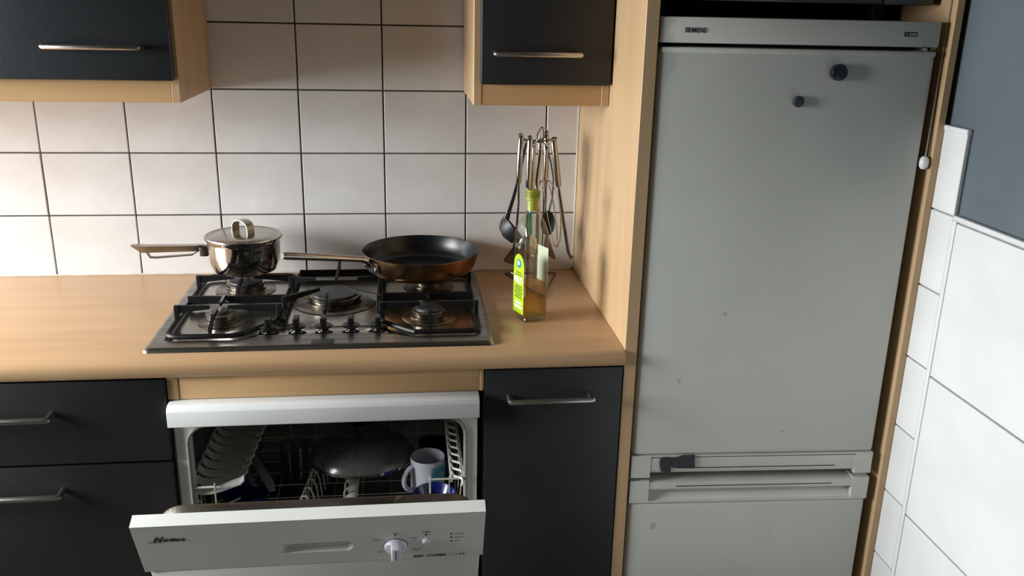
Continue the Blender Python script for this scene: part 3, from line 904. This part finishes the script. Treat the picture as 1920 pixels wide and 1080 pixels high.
def grate(x0, x1, y0, y1, burners, extra=None, cut='r'):
    g = MB()
    fz = .9135
    loop_ = rrect(x0, x1, y0, y1, .022, 4)
    if cut == 'r':
        loop_ = loop_[:15] + [(x0 + .125, y0), (x0 + .148, y0 + .010), (x1 - .020, y0 + .062), (x1 - .004, y0 + .078)]
    else:
        loop_ = loop_[:10] + [(x0, y0 + .080), (x0 + .006, y0 + .064), (x0 + .018, y0 + .050), (x0 + .055, y0 + .012), (x0 + .070, y0)] + loop_[15:]
    g.tube([(x, y, fz) for x, y in loop_], .0055, 8, closed=True)
    ym = (y0 + y1) / 2
    if burners:
        gbar(g, (x0, ym - .004, .932), (x1, ym - .004, .932), .006, .018, .018)
    for bx, by, rr in burners:
        TZ = .9460
        for sx_, px in ((-1, x0), (1, x1)):
            g.box(px - .005, px + .005, by - .004, by + .004, .912, TZ, bev=.001, seg=1)
            gbar(g, (px, by, TZ), (bx + sx_ * rr * .55, by, TZ - .001), .0058, .017, .008)
        for sy_, py in ((-1, y0 if by < ym else ym), (1, ym if by < ym else y1)):
            zt = TZ
            gbar(g, (bx, by + sy_ * rr * .55, TZ - .001), (bx, (py + by) / 2 + sy_ * .01, TZ), .0058, .008, .010)
            gbar(g, (bx, (py + by) / 2 + sy_ * .01, TZ), (bx, py, fz + .014), .0058, .010, .014)
    if extra:
        extra(g)
    return g
g = grate(.3720, .5800, -.4850, -.0700, [(.4575, -.385, .034), (.4740, -.170, .040)])
build('grate', g, 'iron', hb, smooth=25)
g = grate(.7940, .9970, -.4850, -.0700, [(.8960, -.385, .034), (.9000, -.170, .040)], cut='l')
build('grate', g, 'iron', hb, smooth=25)
def ex(g):
    TZ = .9460
    for (x, y), (ix, iy) in (((.586, -.335), (.655, -.278)), ((.788, -.335), (.722, -.282)), ((.586, -.190), (.640, -.200)), ((.788, -.190), (.735, -.200))):
        g.box(x - .005, x + .005, y - .005, y + .005, .912, TZ, bev=.001, seg=1)
        gbar(g, (x, y, TZ), (ix, iy, TZ), .007, .015, .007)
    gbar(g, (.687, -.235 + .03, TZ), (.687, -.075, TZ), .0055, .008, .012)
    g.box(.6845, .6895, -.080, -.072, .912, .9560, bev=.001, seg=1)
    gbar(g, (.675, -.315, TZ), (.675, -.385, .936), .0055, .009, .016)
    g.box(.6722, .6778, -.405, -.383, .9045, .936, bev=.001, seg=1)
    gbar(g, (.590, -.070, .926), (.784, -.070, .926), .006, .010, .010)
g = MB()
ex(g)
g.tube([(.588, -.400, .9135), (.588, -.075, .9135), (.595, -.070, .9135), (.779, -.070, .9135), (.786, -.075, .9135), (.786, -.400, .9135)], .0055, 8)
build('grate', g, 'iron', hb, smooth=25)
for x in (.5650, .6215, .6765, .7325, .7880):
    k = MB().lathe([(0, 0), (.0090, 0), (.0090, .006), (.0185, .0085), (.0192, .0105), (.0160, .0125), (0, .0135)], x, -.4400, .9040, 28)
    k.box(x - .0058, x + .0058, -.4560, -.4240, .9155, .9345, bev=.0022, seg=2)
    o = build('control_knob', k, 'knob', hb)
    build('knob_ring', MB().lathe([(.0092, 0), (.0150, 0), (.0150, .0018), (.0092, .0018)], x, -.4400, .9040, 24, closed=True), 'chrome', o)

# ------------------------------------------------------------------ saucepan with lid
px, py, pz = .4745, -.1420, .9475
sp = thing('saucepan', 'stainless steel saucepan with its lid on, on the back left burner', 'saucepan', (px, py, pz))
build('pot', MB().lathe([(0, 0), (.055, 0), (.062, .003), (.0700, .012), (.0772, .026), (.0815, .044), (.0820, .072), (.0830, .078), (.0875, .083), (.0878, .085), (.0860, .0845), (.0815, .079), (.0800, .074), (.0800, .03), (.070, .006), (0, .004)], px, py, pz, 64), 'chrome', sp)
build('lid', MB().lathe([(.0845, .0835), (.0870, .0855), (.0865, .0880), (.0835, .0882), (.0805, .0860), (.0770, .0858), (.0740, .0880), (.0600, .0905), (.0400, .0925), (0, .0935), (0, .0915), (.06, .0885), (.079, .0835)], px, py, pz, 64, closed=True), 'chrome_soft', sp)
ar = []
ad = Vector((math.cos(math.radians(-38)), math.sin(math.radians(-38)), 0))
an = Vector((-ad.y, ad.x, 0))
for k in range(13):
    a = PI * k / 12
    rad = 1.0
    c = Vector((px, py, pz + .0915)) + ad * (-.0250 * math.cos(a) * (1 if abs(math.cos(a)) < .9 else 1.0)) + Vector((0, 0, .031 * (math.sin(a) ** .45)))
    tn = Vector((0, 0, 1)) * math.sin(a) + ad * (-math.cos(a))
    w = .0108
    ar.append([c + an * w + tn * .0009, c + an * w - tn * .0009, c - an * w - tn * .0009, c - an * w + tn * .0009])
build('lid_handle', MB().loft(ar), 'chrome_soft', sp, smooth=50)
hd = MB()
hd.loft([[(x, y, z) for y, z in ((py - w, zt), (py + w, zt), (py + w, zt - th), (py - w, zt - th))] for x, w, zt, th in
         ((px - .078, .006, pz + .062, .014), (px - .095, .007, pz + .065, .014), (px - .110, .0095, pz + .064, .013), (px - .215, .0105, pz + .064, .015), (px - .228, .0105, pz + .065, .016), (px - .252, .0065, pz + .066, .002))])
build('handle', hd, 'chrome_soft', sp, smooth=30)
build('handle_strap', MB().loft([[(x, y, z) for y, z in ((py - .006, z0 + .0012), (py + .006, z0 + .0012), (py + .006, z0 - .0012), (py - .006, z0 - .0012))] for x, z0 in
      ((px - .102, pz + .0510), (px - .118, pz + .0410), (px - .200, pz + .0350), (px - .212, pz + .0360), (px - .220, pz + .0500))]), 'steel_dark', sp)
build('handle_bracket', MB().box(px - .100, px - .0795, py - .010, py + .010, pz + .038, pz + .060, bev=.003), 'steel_dark', sp)

# ------------------------------------------------------------------ frying pan
fx, fy, fz_ = .8830, -.1590, .9475
fp = thing('frying_pan', 'frying pan with dark non-stick inside and heat-stained steel outside, on the back right burner', 'frying pan', (fx, fy, fz_))
build('pan_wall', MB().lathe([(0, 0), (.104, 0), (.113, .002), (.121, .008), (.128, .018), (.133, .032), (.1375, .0515), (.1368, .0525)], fx, fy, fz_, 72), 'pan_out', fp)
build('cooking_surface', MB().lathe([(.1368, .0525), (.1355, .0505), (.1308, .032), (.1255, .018), (.118, .008), (.108, .0045), (.098, .0035), (0, .0035)], fx, fy, fz_, 72), 'pan_in', fp)
ha = math.radians(211)
hdir = Vector((math.cos(ha), math.sin(ha), 0))
hn = Vector((-hdir.y, hdir.x, 0))
c0 = Vector((fx, fy, 0))
def fpp(r, z, w=0):
    p = c0 + hdir * r + hn * w
    return (p.x, p.y, fz_ + z)
def pan_r(z):
    return .1322 + (z - .03) * .25
rg_ = []
for k in range(9):
    w = (k - 4) / 4
    a = w * .24
    h2 = .020 * (1 - .35 * w * w)
    for_r = []
    d = Vector((math.cos(ha + a), math.sin(ha + a), 0))
    ring = []
    for z, e in ((.031 - h2 * .75, .0012), (.031 + h2 * .75, .0012), (.031 + h2 * .75, .0040), (.031 - h2 * .75, .0040)):
        q = c0 + d * (pan_r(z) + e)
        ring.append((q.x, q.y, fz_ + z))
    rg_.append(ring)
build('handle_bracket', MB().loft(rg_), 'steel_dark', fp, smooth=50)
hp = MB()
hp.tube([fpp(.134, .036), fpp(.145, .0475), fpp(.158, .0525), fpp(.200, .0610), fpp(.260, .0730), fpp(.334, .0875), fpp(.345, .0895)], [.010, .0085, .0075, .0078, .0085, .0092, .0076], 12, flat=.95)
build('handle', hp, 'chrome_soft', fp, smooth=60)
for s_ in (-1, 1):
    a = ha + s_ * .165
    d = Vector((math.cos(a), math.sin(a), 0))
    q = c0 + d * (pan_r(.030) + .0035)
    RT = Matrix.Translation((q.x, q.y, fz_ + .030)) @ Matrix.Rotation(a, 4, 'Z') @ Matrix.Rotation(PI / 2, 4, 'Y')
    build('rivet', MB().lathe([(0, .0045), (.0035, .0038), (.0055, .0015), (.0058, 0), (0, 0)], n=18, mtx=RT), 'chrome', fp)

# ------------------------------------------------------------------ oil bottle
bx, by, ba = 1.1160, -.3790, math.radians(23)
ob = thing('oil_bottle', 'square glass oil bottle with an olive green cap and lime label, one third full', 'bottle', (bx, by, .9))
ct, st = math.cos(ba), math.sin(ba)
def sq_ring(half, rc, z, circ=0.0, rad=.012, n=8):
    pts = rrect(-half, half, -half, half, rc, n)
    out = []
    for x, y in pts:
        a = math.atan2(y, x)
        x2, y2 = rad * math.cos(a), rad * math.sin(a)
        x, y = x * (1 - circ) + x2 * circ, y * (1 - circ) + y2 * circ
        out.append((bx + x * ct - y * st, by + x * st + y * ct, z))
    return out
H = .0290
rings = [sq_ring(H - .005, .008, .9003), sq_ring(H - .001, .009, .9035), sq_ring(H, .009, .912), sq_ring(H, .009, 1.092), sq_ring(H - .0005, .011, 1.100, .1, H),
         sq_ring(H - .002, .012, 1.110, .35, .029), sq_ring(H - .005, .012, 1.119, .65, .026), sq_ring(H - .008, .012, 1.127, .9, .021), sq_ring(H - .01, .012, 1.134, 1, .0145),
         sq_ring(H - .01, .012, 1.142, 1, .0112), sq_ring(H - .01, .012, 1.165, 1, .0105)]
build('glass_body', MB().loft(rings, closed_ends=True), 'glass', ob, smooth=50)
build('thick_base', MB().loft([sq_ring(H - .007, .008, .9012), sq_ring(H - .003, .009, .905), sq_ring(H - .004, .009, .9085), sq_ring(H - .014, .006, .9110)]), 'glass', ob)
ri = [sq_ring(H - .004, .008, .9095), sq_ring(H - .0022, .008, .9125), sq_ring(H - .0022, .008, .9830)]
build('oil', MB().loft(ri), 'oil', ob, smooth=50)
build('cap', MB().lathe([(0, 1.187), (.0125, 1.187), (.0143, 1.1855), (.0145, 1.170), (.0140, 1.166), (.0118, 1.164), (.0118, 1.146), (.0122, 1.1435), (.0108, 1.1435)], bx, by, 0, 28), 'green_cap', ob)
rd = MB()
for k in range(28):
    a = 2 * PI * k / 28
    rd.box(-.0006, .0006, -.0006, .0006, 1.171, 1.184, mtx=Matrix.Translation((bx + .0145 * math.cos(a), by + .0145 * math.sin(a), 0)) @ Matrix.Rotation(a, 4, 'Z'))
build('cap_ridges', rd, 'green_cap', ob)
BT = Matrix.Translation((bx, by, 0)) @ Matrix.Rotation(ba, 4, 'Z')
# label wraps the left face: local x = -H, local y runs along the face
def arch(y0, y1, z0, z1, r, n=8):
    pts = [(y0, z0), (y1, z0)]
    yc = (y0 + y1) / 2
    rr = (y1 - y0) / 2
    for k in range(n + 1):
        a = PI * k / n
        pts.append((yc + rr * math.cos(a), z1 - r + r * math.sin(a)))
    return pts
lb = build('label', MB(BT).prism(arch(-.0215, .0215, .9180, 1.0500, .028), -H - .0010, -H - .0003, axis='x'), 'lime', ob)
lx = -H - .0012
def ltext(body, y, z, size, m, **k):
    # reads downwards on the left face
    T_ = BT @ frame((lx, y, z), (0, 0, -1), (0, -1, 0))
    return build('lettering', text_mb(body, size, T_, **k), m, lb)
build('label_emblem', MB(BT).lathe([(0, 0), (.0095, 0), (.0095, .0006), (0, .0006)], n=20, mtx=Matrix.Translation((lx + .0004, 0, 1.0290)) @ Matrix.Rotation(-PI / 2, 4, 'Y')), 'label_blue', lb)
build('label_emblem', MB(BT).lathe([(0, 0), (.0050, 0), (.0050, .0006), (0, .0006)], n=16, mtx=Matrix.Translation((lx + .0001, .001, 1.0300)) @ Matrix.Rotation(-PI / 2, 4, 'Y')), 'paper', lb)
T_ = BT @ frame((lx, .0200, .9865), (0, -1, 0), (0, 0, 1))
build('lettering', text_mb('MILD', .0180, T_, bold=.0006, sx=.95), 'paper', lb)
for i, (z, w) in enumerate(((1.009, .012), (1.0035, .016), (.9780, .016), (.9730, .018), (.9680, .017), (.9630, .018), (.9580, .014), (.9530, .017))):
    build('print_line', MB(BT).box(lx - .0001, lx + .0004, -w * .9, w * .9, z - .0012, z + .0012), 'label_olive', lb)
for z, w in ((.9420, .014), (.9390, .012), (.9330, .017), (.9295, .015)):
    build('print_line', MB(BT).box(lx - .0001, lx + .0004, -w, w, z - .0011, z + .0011), 'paper', lb)
build('back_label', MB(BT).prism([(-.0215, .9760), (.0215, .9760), (.0215, 1.0600), (-.0215, 1.0600)], H + .0003, H + .0010, axis='x'), 'paper', ob)

# ------------------------------------------------------------------ utensil stand and what hangs on it
sx_, sy_ = 1.1650, -.1250
us = thing('utensil_stand', 'wire utensil carousel with a triangular foot behind the oil bottle', 'utensil stand', (sx_, sy_, .9))
build('foot', MB().tube([(1.230, -.044, .9026), (1.100, -.040, .9026), (1.168, -.235, .9026)], .0022, 8, closed=True), 'steel_dark', us)
build('pole', MB().tube([(1.1150, -.0410, .9026), (1.150, -.085, .904), (sx_, sy_, .912), (sx_, sy_, 1.262)], .0026, 8), 'chrome_soft', us)
build('carry_loop', MB().tube([(sx_ - .004, sy_, 1.255), (sx_ - .006, sy_, 1.266), (sx_ + .004, sy_, 1.284), (sx_ + .0075, sy_, 1.283), (sx_ + .010, sy_, 1.262), (sx_ + .007, sy_, 1.252)], .0014, 8), 'steel_dark', us)
rg3 = MB().lathe([(0, 1.2480), (.0095, 1.2480), (.0100, 1.2520), (.0095, 1.2560), (0, 1.2560)], sx_, sy_, 0, 20)
hooks = []
def top_of(x, y):
    return Vector((x, y, 0))
U = {}
def hook(x, y, z):
    """arm of the carousel out to a hanging point"""
    d = Vector((x - sx_, y - sy_, 0))
    l = d.length
    d.normalize()
    p = Vector((sx_, sy_, 1.2520))
    rg3.tube([p + d * .006, p + d * max(l * .7, .01) + Vector((0, 0, .002)), Vector((x, y, z + .0075)) + d * .004, Vector((x, y, z + .0040)) + d * .0075], .0015, 6)
def utensil(name, label, top, bot, r=.0068, m='chrome_soft', ring=True):
    t = thing(name, label, 'utensil', top, 'utensils hanging on the wire carousel')
    a, b = Vector(top), Vector(bot)
    d = (b - a).normalized()
    build('handle', MB().tube([a, a + d * .003, a + (b - a) * .5, b - d * .003, b], [r * .8, r, r * 1.03, r, r * .72], 14), m, t)
    build('hanging_ring', MB().tube([(a.x + .0042 * math.cos(q), a.y, a.z + .0042 + .0042 * math.sin(q)) for q in [2 * PI * k / 10 for k in range(10)]], .0010, 6, closed=True), 'steel_dark', t)
    hook(a.x, a.y, a.z)
    return t
# 1 slotted turner, leftmost handle
t = utensil('slotted_turner', 'steel turner with the leftmost handle, blade tip showing left of the bottle', (1.1165, -.160, 1.266), (1.1133, -.160, 1.158))
build('stem', MB().tube([(1.1133, -.160, 1.160), (1.1145, -.158, 1.110), (1.1120, -.150, 1.040), (1.1080, -.140, .996)], [.0026, .0026, .003, .0034], 8, flat=.5), 'steel_dark', t)
build('blade', MB().prism([(1.1060, .9990), (1.1180, .9960), (1.1240, .9560), (1.1060, .9530), (1.0850, .9610), (1.0830, .9650)], -.140, -.1385), 'steel_dark', t)
# 2 spoon
t = utensil('serving_spoon', 'steel serving spoon with the second thick handle from the left on the carousel', (1.1335, -.190, 1.2650), (1.1325, -.190, 1.153))
build('stem', MB().tube([(1.1325, -.190, 1.155), (1.1330, -.188, 1.09), (1.1360, -.180, 1.03)], .0026, 8, flat=.6), 'chrome_soft', t)
build('bowl', MB().lathe([(0, 0), (.018, .004), (.024, .010), (.0232, .0105), (.017, .0052), (0, .0014)], n=20, mtx=Matrix.Translation((1.1380, -.185, 1.005)) @ Matrix.Rotation(math.radians(-80), 4, 'X') @ Matrix.Scale(1.35, 4, (0, 1, 0))), 'chrome_soft', t)
# 3 teal spatula
t = utensil('silicone_spatula', 'utensil with a teal silicone head seen through the glass shoulder of the bottle', (1.1480, -.155, 1.2430), (1.1455, -.155, 1.143), r=.0045)
build('head', MB().loft([[(x - w, -.163, z), (x - w, -.157, z), (x + w, -.157, z), (x + w, -.163, z)] for x, w, z in ((1.1440, .003, 1.150), (1.1430, .0030, 1.110), (1.1400, .0055, 1.095), (1.1395, .0085, 1.050), (1.1400, .0085, 1.025), (1.1400, .006, 1.018))]), 'teal', t)
# 4 peeler / bent handle
t = thing('potato_masher', 'steel utensil with a long bent handle directly behind the bottle cap', 'utensil', (1.1600, -.180, 1.2360), 'utensils hanging on the wire carousel')
build('handle', MB().tube([(1.1600, -.180, 1.2400), (1.1580, -.180, 1.2100), (1.1535, -.180, 1.1700), (1.1560, -.180, 1.1300), (1.1600, -.180, 1.090)], [.0058, .0064, .0064, .0062, .0052], 14), 'chrome_soft', t)
build('stem', MB().tube([(1.1600, -.180, 1.092), (1.1620, -.178, 1.040), (1.1620, -.175, .990)], .0024, 8), 'chrome_soft', t)
build('plate', MB().lathe([(0, 0), (.022, 0), (.022, .002), (0, .002)], 1.1620, -.175, .988, 20), 'chrome_soft', t)
hook(1.1600, -.180, 1.240)
# 5 black ladle
t = thing('ladle', 'black nylon ladle hanging at the left of the carousel, its scoop beside the bottle', 'utensil', (1.1200, -.130, 1.2500), 'utensils hanging on the wire carousel')
build('stem', MB().tube([(1.1330, -.128, 1.2480), (1.1240, -.128, 1.2000), (1.1145, -.130, 1.1560), (1.1060, -.130, 1.1200), (1.0960, -.128, 1.0850), (1.0880, -.125, 1.0550)], [.0032, .0036, .0042, .0048, .0055, .008], 8, flat=.45, up=(0, 1, 0)), 'bkplastic', t)
build('scoop', MB().lathe([(.0010, -.001), (.020, .004), (.030, .016), (.034, .030), (.0325, .030), (.0285, .017), (.019, .0065), (0, .0025)], n=28,
      mtx=Matrix.Translation((1.0850, -.118, 1.0180)) @ Matrix.Rotation(math.radians(-22), 4, 'Y') @ Matrix.Rotation(math.radians(72), 4, 'Y') @ Matrix.Scale(1.15, 4)), 'bkplastic', t)
hook(1.1330, -.128, 1.248)
# 6 handle at the back with a dark blade
t = utensil('steel_server', 'steel server at the back, its dark triangular blade showing right of the bottle', (1.1870, -.090, 1.262), (1.1890, -.090, 1.155))
build('stem', MB().tube([(1.1890, -.090, 1.157), (1.1900, -.092, 1.08), (1.1960, -.098, 1.01)], .0026, 8, flat=.5), 'steel_dark', t)
build('blade', MB().prism([(1.1900, 1.0150), (1.2010, 1.0050), (1.2190, .9560), (1.2150, .9540), (1.1950, .9680), (1.1860, .9750)], -.102, -.1005), 'steel_dark', t)
# 7 whisk
t = utensil('balloon_whisk', 'steel balloon whisk hanging right of the bottle neck', (1.1800, -.140, 1.236), (1.1790, -.140, 1.160), r=.0048)
for k in range(4):
    a = PI * k / 4 + .3
    pts = []
    for j in range(17):
        q = 2 * PI * j / 16 - PI / 2
        u = (j / 16)
        ang = PI * (2 * u - 1)
        rr = .0260 * math.sin(ang) * (1 - .30 * math.cos(ang))
        zz = 1.078 + -(-.084) * -math.cos(ang) * -1 * -1
        zz = 1.080 - .084 * math.cos(ang)
        pts.append((1.1790 + (1.080 - zz + .084) * .20 + rr * math.cos(a), -.140 + rr * math.sin(a), zz))
    pts = sorted(range(17), key=lambda j: j) and pts
    build('wire', MB().tube(pts, .0009, 5), 'chrome', t)
# 8 black curved strap
t = thing('nylon_spoon', 'black utensil with a curved flat stem bowing out right of the whisk', 'utensil', (1.1760, -.1150, 1.2480), 'utensils hanging on the wire carousel')
build('stem', MB().tube([(1.1740, -.112, 1.2520), (1.1850, -.112, 1.2350), (1.1960, -.112, 1.2000), (1.2040, -.112, 1.1600), (1.2030, -.112, 1.1150), (1.1960, -.112, 1.0800)], [.0030, .0034, .0036, .0036, .0036, .0045], 8, flat=.5, up=(1, 0, .3)), 'bkplastic', t)
build('bowl', MB().lathe([(0, 0), (.012, .003), (.018, .009), (.0172, .0095), (.011, .0045), (0, .0016)], n=20, mtx=Matrix.Translation((1.1930, -.108, 1.0500)) @ Matrix.Rotation(math.radians(84), 4, 'X') @ Matrix.Scale(1.7, 4, (0, 1, 0))), 'bkplastic', t)
hook(1.1740, -.112, 1.250)
# 9 long right-hand one, hooked end
t = utensil('meat_tongs', 'steel utensil hanging slanted at the far right of the carousel, ending in a small hook', (1.1985, -.128, 1.2530), (1.2150, -.126, 1.1420), r=.0072)
build('stem', MB().tube([(1.2150, -.126, 1.144), (1.2185, -.122, 1.1250), (1.2270, -.118, 1.0800), (1.2360, -.114, 1.0350), (1.2480, -.110, .9760), (1.2560, -.108, .9600), (1.2600, -.108, .9640)], [.0026, .0038, .0046, .0046, .0044, .0036, .002], 8, flat=.85, up=(1, 0, 0)), 'steel_dark', t)
build('hub', rg3, 'steel_dark', us)
